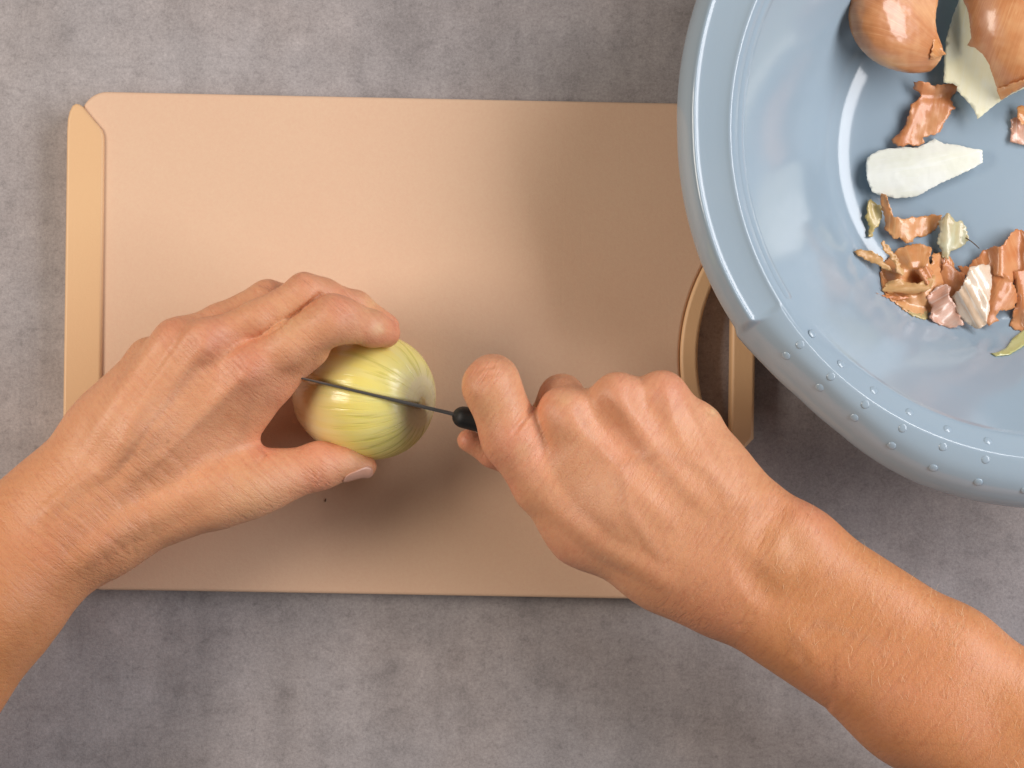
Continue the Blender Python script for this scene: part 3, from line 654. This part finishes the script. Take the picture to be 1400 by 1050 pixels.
# ------------------------------------------------------------------ hands: one continuous surface each, grown from a distance field
def smin(a, b, k):
    if k <= 0: return np.minimum(a, b)
    h = np.maximum(k - np.abs(a - b), 0) / k
    return np.minimum(a, b) - h * h * k * 0.25
class Sculpt:
    def __init__(s, lo, hi, h):
        s.lo = np.array(lo, np.float32); s.h = h
        s.n = np.ceil((np.array(hi) - np.array(lo)) / h).astype(int) + 1
        s.F = np.full(tuple(s.n), 1.0, np.float32); s.soft = 0.75
        s.ax = [s.lo[i] + h * np.arange(s.n[i], dtype=np.float32) for i in range(3)]
    def box(s, a, b, pad):
        lo = np.minimum(a, b) - pad; hi = np.maximum(a, b) + pad
        i0 = np.clip(((lo - s.lo) / s.h).astype(int), 0, s.n); i1 = np.clip(((hi - s.lo) / s.h).astype(int) + 2, 0, s.n)
        return tuple(slice(i0[i], i1[i]) for i in range(3))
    def cone(s, sl, a, ra, b, rb, flat=None):
        a = a.astype(np.float32); b = b.astype(np.float32); ba = b - a; L2 = max(float(ba.dot(ba)), 1e-12)
        x = s.ax[0][sl[0]][:, None, None] - a[0]; y = s.ax[1][sl[1]][None, :, None] - a[1]; z = s.ax[2][sl[2]][None, None, :] - a[2]
        t = np.clip((x * ba[0] + y * ba[1] + z * ba[2]) / L2, 0, 1)
        dx, dy, dz = x - t * ba[0], y - t * ba[1], z - t * ba[2]
        if flat is not None: dz = dz / flat
        return np.sqrt(dx*dx + dy*dy + dz*dz) - (ra + (rb - ra) * t)
    def chain(s, G, pts, k, flat=None):
        """pts: (px, py, z mm, r px)."""
        for p, q in zip(pts[:-1], pts[1:]):
            a, b = P(*p[:3]), P(*q[:3]); ra, rb = p[3] * PX(p[2]), q[3] * PX(q[2])
            sl = s.box(a, b, max(ra, rb) + 0.014)
            G[sl] = smin(G[sl], s.cone(sl, a, ra, b, rb, flat), k / 1000.0)
    def new(s): return np.full(tuple(s.n), 1.0, np.float32)
    def merge(s, G, k): s.F = smin(s.F, G, k / 1000.0)
    def surf(s, px, py):
        zs = np.arange(s.lo[2] + (s.n[2]-1) * s.h, s.lo[2], -s.h * 0.5)
        for z in zs:
            p = P(px, py, z * 1000); i = np.round((p - s.lo) / s.h).astype(int)
            if (i < 0).any() or (i >= s.n).any(): continue
            if s.F[tuple(i)] < 0: return p
        return None
    def path(s, pts, step=9):
        out = []
        for p, q in zip(pts[:-1], pts[1:]):
            m = max(1, int(math.dist(p[:2], q[:2]) / step))
            for i in range(m): out.append(tuple(p[j] + (q[j]-p[j]) * i / m for j in range(len(p))))
        out.append(pts[-1]); return out
    def ridge(s, pts, k=5.0, cut=False):
        """Raise (or cut) along a line drawn on the surface as seen from above: pts (px, py, r mm, lift mm)."""
        P_ = []
        for p in s.path(pts, 9 if k > 3 else 3.5):
            q = s.surf(p[0], p[1])
            if q is None: continue
            L = max(p[3], 0.02) * (1.0 if k < 3 else s.soft)      # wanted lift, undone for the blend's own swelling
            P_.append((q, p[2] / 1000, (2 * math.sqrt(k * L) - k) / 1000))
        for (a, ra, la), (b, rb, lb) in zip(P_[:-1], P_[1:]):
            if np.linalg.norm(a - b) > 0.012: continue
            da = np.array([0, 0, (la - ra) if not cut else (ra - la)]); db = np.array([0, 0, (lb - rb) if not cut else (rb - lb)])
            sl = s.box(a, b, max(ra, rb) + abs(da[2]) + 0.012)
            c = s.cone(sl, a + da, ra, b + db, rb)
            if cut: s.F[sl] = -smin(-s.F[sl], c, k / 1000)
            else: s.F[sl] = smin(s.F[sl], c, k / 1000)
    def mesh(s):
        F = s.F; n = s.n; ins = F < 0
        c = ins[:-1,:-1,:-1].astype(np.int8)
        tot = np.zeros(tuple(n - 1), np.int8)
        for dx in (0, 1):
            for dy in (0, 1):
                for dz in (0, 1): tot += ins[dx:n[0]-1+dx, dy:n[1]-1+dy, dz:n[2]-1+dz]
        act = (tot > 0) & (tot < 8); idx = np.argwhere(act); m = len(idx)
        ID = np.full(tuple(n - 1), -1, np.int64); ID[act] = np.arange(m)
        cor = np.array([(dx, dy, dz) for dx in (0, 1) for dy in (0, 1) for dz in (0, 1)])
        val = np.stack([F[idx[:,0]+q[0], idx[:,1]+q[1], idx[:,2]+q[2]] for q in cor], 1)
        acc = np.zeros((m, 3)); cnt = np.zeros(m)
        for i in range(8):
            for j in range(i + 1, 8):
                if np.abs(cor[i] - cor[j]).sum() != 1: continue
                a, b = val[:, i], val[:, j]; x = (a < 0) != (b < 0); t = np.where(x, a / np.where(x, a - b, 1), 0)
                acc += np.where(x[:, None], cor[i] + (cor[j] - cor[i]) * t[:, None], 0); cnt += x
        V = s.lo + s.h * (idx + acc / cnt[:, None]); Q = []
        for ax in range(3):
            o1, o2 = [(1, 2), (2, 0), (0, 1)][ax]
            sl0 = [slice(None)] * 3; sl1 = [slice(None)] * 3; sl0[ax] = slice(0, -1); sl1[ax] = slice(1, None)
            A, B = ins[tuple(sl0)], ins[tuple(sl1)]; e = np.argwhere(A != B)
            e = e[(e[:, o1] > 0) & (e[:, o2] > 0) & (e[:, o1] < n[o1]-1) & (e[:, o2] < n[o2]-1)]
            fl = A[e[:,0], e[:,1], e[:,2]]
            u = np.zeros(3, int); u[o1] = 1; v = np.zeros(3, int); v[o2] = 1
            g = lambda d: ID[tuple((e - d).T)]
            q = np.stack([g(u + v), g(v), g(0 * u), g(u)], 1)
            q[~fl] = q[~fl][:, ::-1]; Q.append(q)
        Q = np.concatenate(Q)
        # one light relaxing pass
        for _ in range(2):
            sm = np.zeros_like(V); ct = np.zeros(m)
            for i in range(4):
                np.add.at(sm, Q[:, i], V[Q[:, (i+1) % 4]]); np.add.at(sm, Q[:, i], V[Q[:, (i+3) % 4]]); np.add.at(ct, Q[:, i], 2)
            V = V * 0.5 + 0.5 * sm / np.maximum(ct, 1)[:, None]
        return V, Q

def build_arm(name, sc_, mat, parent, origin, red, pale, wrink, tan, veins, label):
    V, Q = sc_.mesh()
    me = bpy.data.meshes.new(name); me.vertices.add(len(V)); me.vertices.foreach_set('co', (V - np.array(origin)).astype(np.float32).ravel())
    me.loops.add(Q.size); me.loops.foreach_set('vertex_index', Q.astype(np.int32).ravel())
    me.polygons.add(len(Q)); me.polygons.foreach_set('loop_start', (np.arange(len(Q)) * 4).astype(np.int32))
    me.update(calc_edges=True); me.validate()
    me.polygons.foreach_set('use_smooth', [True] * len(me.polygons))
    k = S * (H - V[:, 2]) / H; px = 700 + V[:, 0] / k; py = 525 - V[:, 1] / k
    col = np.zeros((len(V), 4), np.float32); 
    x0, y0, x1, y1 = tan; tt = ((px - x0) * (x1 - x0) + (py - y0) * (y1 - y0)) / ((x1 - x0) ** 2 + (y1 - y0) ** 2)
    tt = np.clip(tt, 0, 1); col[:, 3] = tt * tt * (3 - 2 * tt)
    for ch, lst in ((0, red), (1, pale), (2, wrink)):
        for (x, y, r, a) in lst:
            col[:, ch] = np.maximum(col[:, ch], a * np.exp(-((px - x) ** 2 + (py - y) ** 2) / (r * r)))
    at = me.attributes.new('tint', 'FLOAT_COLOR', 'POINT'); at.data.foreach_set('color', col.ravel())
    vd = np.full(len(V), 1e9)
    for ln in veins:
        for (ax_, ay_), (bx_, by_) in zip(ln[:-1], ln[1:]):
            t_ = np.clip(((px-ax_)*(bx_-ax_) + (py-ay_)*(by_-ay_)) / ((bx_-ax_)**2 + (by_-ay_)**2), 0, 1)
            vd = np.minimum(vd, np.hypot(px - ax_ - t_*(bx_-ax_), py - ay_ - t_*(by_-ay_)))
    va = me.attributes.new('vein', 'FLOAT', 'POINT'); va.data.foreach_set('value', np.exp(-(vd / 6.0) ** 2).astype(np.float32))
    return link(name, me, mat, parent, label)

person_o = np.array([0.0, -0.16, 0.0])
person = empty('person', person_o)
tag(person, 'bare forearms and hands of a person holding the onion and cutting with the knife', 'person')

# ---- the hand that holds the onion
sk = Sculpt((-0.372, -0.285, 0.012), (-0.055, 0.075, 0.140), 0.00095)
B = sk.new()
sk.chain(B, [(-250, 1190, 92, 100), (-4, 818, 80, 89), (92, 732, 74, 75)], 14)
sk.chain(B, [(-330, 1060, 92, 95), (-72, 792, 80, 74), (62, 690, 74, 58)], 26)
sk.chain(B, [(92, 732, 74, 72), (140, 724, 72, 56), (300, 672, 72, 49)], 16)
sk.chain(B, [(105, 712, 74, 60), (220, 600, 80, 46), (338, 506, 86, 36)], 14)
sk.chain(B, [(95, 700, 75, 58), (190, 575, 83, 44), (280, 468, 90, 30)], 14)
sk.chain(B, [(85, 692, 74, 56), (165, 575, 80, 42), (237, 464, 84, 26)], 14)
sk.chain(B, [(70, 690, 71, 58), (138, 592, 72, 44), (201, 488, 72, 23)], 14)
sk.chain(B, [(240, 640, 66, 44), (312, 588, 66, 34), (338, 546, 70, 36)], 16)
sk.chain(B, [(342, 542, 72, 36), (370, 520, 76, 33)], 12)
sk.chain(B, [(300, 672, 72, 49), (345, 662, 70, 43)], 8)
sk.merge(B, 0)
fi = sk.new()   # index
sk.chain(fi, [(338, 506, 86, 35), (395, 472, 90, 34), (455, 438, 91, 35.5), (474, 440, 88, 31), (508, 449, 80, 27), (527, 455, 73, 23.5)], 4)
sk.chain(fi, [(370, 520, 77, 31), (425, 478, 80, 28)], 8)
fm = sk.new()   # middle
sk.chain(fm, [(280, 467, 90, 28), (350, 435, 89, 26), (416, 404, 84, 30), (440, 406, 79, 28), (487, 419, 66, 23), (529, 446, 55, 20)], 4)
fr = sk.new()   # ring
sk.chain(fr, [(237, 464, 84, 26), (300, 439, 77, 25.5), (366, 409, 69, 28), (388, 412, 62, 25), (432, 424, 45, 22), (470, 436, 33, 18)], 4)
fp = sk.new()   # little finger
sk.chain(fp, [(201, 488, 72, 23), (260, 468, 60, 22), (312, 455, 48, 22), (355, 455, 34, 19), (395, 460, 25, 17)], 4)
ft = sk.new()   # thumb
sk.chain(ft, [(345, 662, 70, 42), (383, 651.5, 67, 37.5), (438, 636, 63, 33.5), (470, 632, 61, 25), (500, 638, 58, 18)], 5)
sk.chain(ft, [(400, 650, 66, 28), (440, 640, 62, 27), (472, 635, 59, 19)], 4)
fing = smin(smin(smin(fi, fm, 0.0008), fr, 0.0008), fp, 0.0008)
sk.F = smin(sk.F, fing, 0.0075)
sk.F = smin(sk.F, ft, 0.010)
# web between thumb and palm
W = sk.new(); sk.chain(W, [(341, 612, 66, 10), (336, 640, 66, 22), (305, 620, 66, 30)], 6); sk.F = smin(sk.F, W, 0.007)
sk.F += 0.0011      # undo the swelling of the blends
# tendons, veins, knuckles
sk.ridge([(150, 672, 2.6, 0.2), (215, 600, 2.6, 1.0), (300, 530, 2.8, 1.2), (340, 495, 3.5, 1.2)], 8)
sk.ridge([(125, 655, 2.6, 0.2), (180, 580, 2.6, 1.3), (240, 505, 2.8, 1.6), (278, 458, 4, 1.8)], 8)
sk.ridge([(108, 640, 2.6, 0.0), (160, 560, 2.4, 0.9), (220, 475, 3, 1.2), (240, 455, 4, 1.0)], 8)
sk.ridge([(275, 470, 5.5, 1.6), (288, 458, 5.0, 1.4)], 8)
sk.ridge([(335, 505, 5.5, 1.2), (348, 492, 5.0, 1.0)], 8)
sk.ridge([(456, 420, 5.0, 0.7), (470, 424, 4.6, 0.8)], 6)
sk.ridge([(413, 388, 4.5, 0.6), (424, 392, 4.2, 0.5)], 6)
sk.ridge([(60, 705, 2.0, 0.9), (110, 660, 2.0, 0.9), (150, 640, 1.8, 0.8), (200, 560, 1.6, 0.7)], 5)
sk.ridge([(96, 765, 3.0, 0.4), (160, 720, 3.0, 1.1), (230, 690, 3, 1.0), (300, 660, 3, 0.6)], 9)
# valley between index and middle rays
sk.ridge([(205, 635, 5, 0.5), (255, 580, 6, 0.9), (300, 512, 5, 0.9), (325, 488, 4, 0.5)], 8, cut=True)
sk.ridge([(185, 600, 4, 0.2), (225, 525, 4, 0.7), (262, 455, 3, 1.0)], 7, cut=True)
# creases
for pts in ([(352, 463, 0.5, 0.3), (364, 457, 0.6, 0.7), (380, 448, 0.6, 1.3), (398, 434, 0.6, 1.6), (420, 415, 0.6, 1.4), (440, 402, 0.6, 0.8)],
            [(425, 641, 0.5, 0.35), (430, 655, 0.5, 0.4), (425, 668, 0.5, 0.3)], [(436, 645, 0.5, 0.35), (441, 654, 0.5, 0.45), (436, 664, 0.5, 0.3)],
            [(417, 646, 0.5, 0.2), (419, 660, 0.5, 0.3)],
            [(455, 412, 0.5, 0.3), (464, 418, 0.5, 0.4), (472, 428, 0.5, 0.3)], [(462, 408, 0.5, 0.3), (470, 416, 0.5, 0.4), (477, 424, 0.5, 0.3)],
            [(358, 388, 0.5, 0.3), (368, 393, 0.5, 0.5), (374, 399, 0.5, 0.4)],
            [(356, 612, 0.6, 0.5), (364, 621, 0.6, 0.8), (352, 634, 0.6, 0.4)],
            [(412, 378, 0.5, 0.3), (422, 384, 0.5, 0.4), (430, 392, 0.5, 0.3)]):
    sk.ridge(pts, 1.2, cut=True)
for pts in ([(128, 651), (163, 686), (182, 716), (186, 758)], [(135, 716), (154, 737), (182, 765)], [(64, 703), (103, 722), (133, 748), (150, 772)], [(167, 690), (184, 712), (196, 730)],
            [(150, 640), (186, 672), (205, 706), (214, 738)], [(40, 722), (80, 742), (112, 772)], [(110, 668), (142, 698), (160, 726)], [(172, 632), (206, 660), (226, 690)], [(30, 745), (66, 766), (96, 800)], [(196, 620), (228, 648), (246, 676)],
            [(90, 690), (120, 712), (140, 735)], [(215, 604), (246, 630), (266, 655)]):
    sk.ridge([(x, y, 0.7, 0.16 if 0 < i < len(pts) - 1 else 0.05) for i, (x, y) in enumerate(pts)], 1.6, cut=True)
armL = build_arm('arm', sk, M_skinL, person, person_o,
    red=[(288, 462, 34, 0.75), (236, 448, 28, 0.45), (340, 500, 40, 0.8), (465, 415, 28, 0.65), (418, 385, 22, 0.5), (368, 388, 18, 0.4), (440, 605, 40, 0.8), (435, 655, 26, 0.7), (525, 468, 30, 0.8), (545, 440, 22, 0.9), (395, 545, 34, 0.6), (60, 760, 60, 0.35), (360, 612, 20, 0.8), (505, 630, 14, 0.3), (130, 740, 40, 0.3)],
    pale=[(518, 450, 10, 1.0), (508, 415, 9, 0.8), (490, 622, 16, 0.5), (340, 680, 40, 0.3), (395, 440, 22, 0.4)],
    wrink=[(120, 730, 75, 1.0), (70, 770, 60, 0.6), (200, 660, 70, 0.6), (465, 415, 30, 1.0), (420, 384, 24, 0.9), (368, 390, 20, 0.9), (430, 655, 34, 1.0), (340, 520, 50, 0.6), (280, 480, 50, 0.5), (350, 690, 50, 0.8), (390, 470, 40, 0.5)],
    tan=(260, 560, -20, 900), veins=[[(40, 715), (110, 660), (150, 640), (200, 560), (262, 500)], [(120, 655), (190, 620), (255, 590), (335, 520)], [(345, 545), (330, 595), (290, 640)]],
    label='arm whose spread hand steadies the onion')

def nail(parent, axis_pt, along, normal, ln, wd, origin, sc_):
    """A nail: a curved plate laid on the skin."""
    t = np.array(along, float); t /= np.linalg.norm(t); nn = np.array(normal, float); nn -= t * nn.dot(t); nn /= np.linalg.norm(nn); b = np.cross(nn, t)
    def drop(p):
        for d in np.arange(0.014, -0.006, -0.00012):
            q = (p + nn * d - sc_.lo) / sc_.h; i = np.floor(q).astype(int); f = q - i; c = sc_.F[i[0]:i[0]+2, i[1]:i[1]+2, i[2]:i[2]+2]
            c = c[0] * (1-f[0]) + c[1] * f[0]; c = c[0] * (1-f[1]) + c[1] * f[1]
            if c[0] * (1-f[2]) + c[1] * f[2] < 0.0001: return p + nn * (d + 0.00012)
        return p
    V, F = [], []; nu, nv = 16, 14
    for i in range(nu + 1):
        for j in range(nv + 1):
            u = -1 + 2 * i / nu; v = -1 + 2 * j / nv
            wv = (max(0, 1 - abs(u) ** 3.5)) ** 0.4 if u > 0 else (max(0, 1 - abs(u) ** 2.6)) ** 0.4
            V.append(drop(axis_pt + t * (u * ln / 2) + b * (v * wd / 2 * max(wv, 0.05))))
    for i in range(nu):
        for j in range(nv): F.append((i*(nv+1)+j, (i+1)*(nv+1)+j, (i+1)*(nv+1)+j+1, i*(nv+1)+j+1))
    me = mesh_np('nail', V, F, True, origin)
    o = link('nail', me, M_nail, parent)
    md = o.modifiers.new('thickness', 'SOLIDIFY'); md.thickness = 0.0006; md.offset = 0
    return o
nail(armL, P(491, 634, 59), P(510, 639, 58) - P(470, 633, 61), (0.0, -0.86, 0.50), 0.0150, 0.0098, person_o, sk)

# ---- the hand that holds the knife
sk = Sculpt((-0.036, -0.300, 0.036), (0.345, 0.022, 0.152), 0.0010)
B = sk.new()
sk.chain(B, [(1730, 1172, 118, 74), (1300, 895, 104, 66), (1085, 752, 97, 61)], 12)
sk.chain(B, [(1680, 1250, 112, 78), (1250, 968, 100, 70), (985, 795, 94, 68)], 26)
sk.chain(B, [(1085, 752, 97, 60), (1010, 690, 96, 48), (980, 632, 94, 34), (960, 582, 92, 25)], 14)
sk.chain(B, [(1040, 745, 98, 58), (980, 670, 100, 44), (907, 543, 104, 30)], 14)
sk.chain(B, [(1020, 760, 99, 60), (930, 660, 103, 44), (845, 545, 108, 31)], 14)
sk.chain(B, [(985, 785, 96, 66), (880, 690, 100, 48), (776, 571, 104, 36)], 14)
sk.chain(B, [(985, 795, 94, 66), (910, 768, 90, 64), (802, 718, 88, 54), (742, 664, 94, 43)], 14)
sk.chain(B, [(880, 690, 88, 60), (900, 620, 88, 50)], 14)
sk.chain(B, [(776, 574, 99, 30), (845, 546, 101, 27), (907, 543, 98, 27), (952, 578, 90, 22)], 8)
sk.chain(B, [(785, 628, 97, 42), (850, 690, 98, 50), (930, 745, 98, 54)], 16)
sk.merge(B, 0)
fi = sk.new()
sk.chain(fi, [(776, 571, 104, 35), (770, 548, 86, 33), (768, 543, 72, 33), (735, 590, 60, 26), (706, 640, 58, 20), (672, 621, 63, 19.5), (640, 602, 66, 18.5)], 4)
fm = sk.new()
sk.chain(fm, [(845, 545, 108, 30), (850, 548, 84, 29), (848, 552, 68, 28), (800, 625, 57, 23), (750, 655, 62, 18)], 4)
fr = sk.new()
sk.chain(fr, [(907, 543, 104, 29), (916, 552, 82, 27), (912, 562, 66, 26), (868, 635, 57, 22), (810, 665, 62, 18)], 4)
fp = sk.new()
sk.chain(fp, [(960, 582, 92, 24), (961, 576, 74, 18.5), (958, 582, 62, 20), (925, 645, 56, 19), (880, 668, 60, 17)], 4)
ft = sk.new()
sk.chain(ft, [(742, 664, 94, 42), (701, 597, 98, 45), (672, 528, 103, 41), (674, 520, 94, 36), (688, 532, 80, 28)], 5)
fing = smin(smin(smin(fi, fm, 0.0008), fr, 0.0008), fp, 0.0008)
sk.F = smin(sk.F, fing, 0.008)
sk.F = smin(sk.F, ft, 0.004)
sk.F += 0.0012
sk.soft = 0.42
# knuckles, tendons, veins, wrist bones
sk.ridge([(762, 556, 6.5, 1.2), (775, 562, 6.0, 1.2)], 8)
sk.ridge([(843, 535, 6, 1.5), (850, 542, 6, 1.4)], 8)
sk.ridge([(905, 532, 6, 1.4), (910, 538, 6, 1.3)], 8)
sk.ridge([(955, 568, 5, 1.0), (960, 576, 5, 1.0)], 8)
sk.ridge([(780, 572, 3.2, 1.2), (840, 640, 2.8, 0.8), (920, 720, 2.6, 0.5)], 8)
sk.ridge([(850, 548, 3.2, 1.5), (900, 620, 2.8, 1.2), (975, 700, 2.6, 0.6)], 8)
sk.ridge([(908, 545, 3.2, 1.3), (950, 620, 2.8, 1.0), (1000, 690, 2.6, 0.5)], 8)
sk.ridge([(730, 640, 3.0, 0.8), (765, 690, 2.8, 1.0), (830, 740, 2.8, 0.8), (920, 790, 2.8, 0.5)], 9)
sk.ridge([(1082, 724, 9, 1.0), (1098, 734, 9, 1.2), (1112, 748, 9, 0.6)], 9)
sk.ridge([(1020, 690, 6, 0.6), (1040, 720, 6, 0.9), (1070, 780, 6, 0.6)], 9)
sk.ridge([(815, 610, 1.6, 0.8), (850, 640, 1.6, 0.9), (905, 615, 1.5, 0.8), (955, 640, 1.5, 0.7)], 4)
sk.ridge([(850, 640, 1.6, 0.8), (860, 700, 1.5, 0.7), (905, 760, 1.5, 0.5)], 4)
sk.ridge([(1090, 900, 1.8, 0.4), (1090, 860, 1.8, 0.8), (1120, 900, 1.8, 0.6)], 6)
# valleys
sk.ridge([(808, 560, 5, 0.6), (850, 610, 5, 0.3), (920, 690, 5, 0.1)], 8, cut=True)
sk.ridge([(878, 535, 4, 0.9), (915, 600, 4, 0.6), (970, 680, 4, 0.2)], 8, cut=True)
sk.ridge([(935, 555, 4, 0.8), (960, 610, 4, 0.4)], 8, cut=True)
sk.ridge([(1064, 684, 4, 1.6), (1050, 708, 5, 3.2), (1042, 728, 4, 2.6), (1030, 744, 4, 0.8)], 8, cut=True)
sk.ridge([(1008, 752, 4, 0.6), (1020, 775, 4, 1.8), (1036, 800, 4, 1.6), (1058, 828, 4, 0.5)], 8, cut=True)
# creases
for pts in ([(732, 548, 0.8, 1.4), (718, 572, 0.9, 1.6), (700, 592, 0.7, 1.0)],
            [(641, 522, 0.5, 0.2), (655, 505, 0.5, 0.45), (675, 500, 0.5, 0.3)], [(646, 532, 0.5, 0.2), (662, 514, 0.5, 0.45), (684, 508, 0.5, 0.25)], [(652, 540, 0.5, 0.15), (668, 524, 0.5, 0.3)],
            [(975, 566, 0.6, 0.6), (966, 560, 0.6, 0.6)]):
    sk.ridge(pts, 1.4, cut=True)
for pts in ([(995, 732), (965, 778), (945, 822)], [(1010, 750), (985, 796), (966, 832)], [(980, 712), (950, 748), (932, 776), (922, 806)], [(1024, 764), (1002, 806), (986, 846)], [(962, 702), (932, 742), (910, 782)],
            [(1040, 690), (1022, 716), (1008, 740)], [(1030, 676), (1008, 704), (994, 730)], [(944, 690), (914, 730), (892, 768)], [(1040, 786), (1022, 824), (1010, 862)], [(922, 806), (908, 828)], [(1052, 712), (1036, 744), (1026, 764)],
            [(1016, 656), (994, 686), (980, 712)]):
    sk.ridge([(x, y, 0.7, 0.15 if 0 < i < len(pts) - 1 else 0.05) for i, (x, y) in enumerate(pts)], 1.6, cut=True)
# the handle lies in the grip
a, b = h0, h1
sl = sk.box(a, b, 0.016)
g = sk.cone(sl, a, 0.0064, b, 0.0064)
sk.F[sl] = -smin(-sk.F[sl], g, 0.0008)
armR = build_arm('arm', sk, M_skinR, person, person_o,
    red=[(765, 548, 34, 0.5), (700, 610, 40, 0.7), (725, 625, 30, 0.5), (850, 535, 36, 0.45), (915, 530, 34, 0.6), (660, 505, 24, 0.5), (640, 598, 22, 0.9), (665, 640, 26, 0.9), (690, 670, 20, 0.9), (1110, 700, 50, 0.55), (960, 850, 80, 0.5), (1000, 890, 60, 0.4), (1130, 950, 80, 0.35), (770, 765, 50, 0.35), (1250, 980, 120, 0.35), (860, 600, 50, 0.25)],
    pale=[(770, 546, 12, 0.6), (715, 615, 12, 0.5), (976, 562, 9, 0.9), (1080, 740, 30, 0.3), (670, 560, 24, 0.3)],
    wrink=[(1000, 760, 90, 1.0), (950, 830, 60, 0.8), (1060, 700, 50, 0.8), (660, 510, 26, 0.8), (705, 590, 34, 0.8), (720, 620, 30, 0.8), (900, 700, 80, 0.35), (850, 530, 40, 0.4)],
    tan=(860, 640, 1130, 820), veins=[[(815, 610), (850, 640), (905, 615), (955, 640), (1000, 680)], [(850, 640), (860, 700), (905, 760)], [(790, 560), (815, 610)], [(1200, 880), (1120, 850), (1085, 880), (1110, 930)], [(725, 640), (770, 690), (840, 720)]],
    label='arm whose closed hand grips the knife handle')
# fine fair hairs on the forearm
rnd = random.Random(8); V, F = [], []
def hair(px, py):
    q = sk.surf(px, py)
    if q is None: return
    L = rnd.uniform(0.003, 0.0078); d = math.radians(rnd.uniform(45, 120)); lean = rnd.uniform(0.1, 0.4); bend = rnd.uniform(-0.6, 0.6); r0 = rnd.uniform(0.00005, 0.0001)
    base = len(V)
    for i in range(5):
        t = i / 4; a_ = d + bend * t
        c = q + np.array([math.cos(a_) * L * t, math.sin(a_) * L * t, 0.0002 + L * lean * t * (1 - 0.5 * t)]); r = r0 * (1 - 0.7 * t)
        for g in (0, 2.094, 4.189): V.append(c + np.array([math.cos(g) * r, 0.5 * math.sin(g) * r, math.sin(g) * r]))
    for i in range(4):
        for k_ in range(3): F.append((base+i*3+k_, base+i*3+(k_+1) % 3, base+(i+1)*3+(k_+1) % 3, base+(i+1)*3+k_))
for _ in range(300):
    t = rnd.random() ** 0.8; s_ = rnd.uniform(-85, 70); cx, cy = 1060 + 430 * t, 770 + 285 * t
    hair(cx - 0.55 * s_ * 1.0, cy + 0.83 * s_)
o = link('arm_hair', mesh_np('arm_hair', V, F, True, person_o), M_hair, armR); o['kind'] = 'stuff'
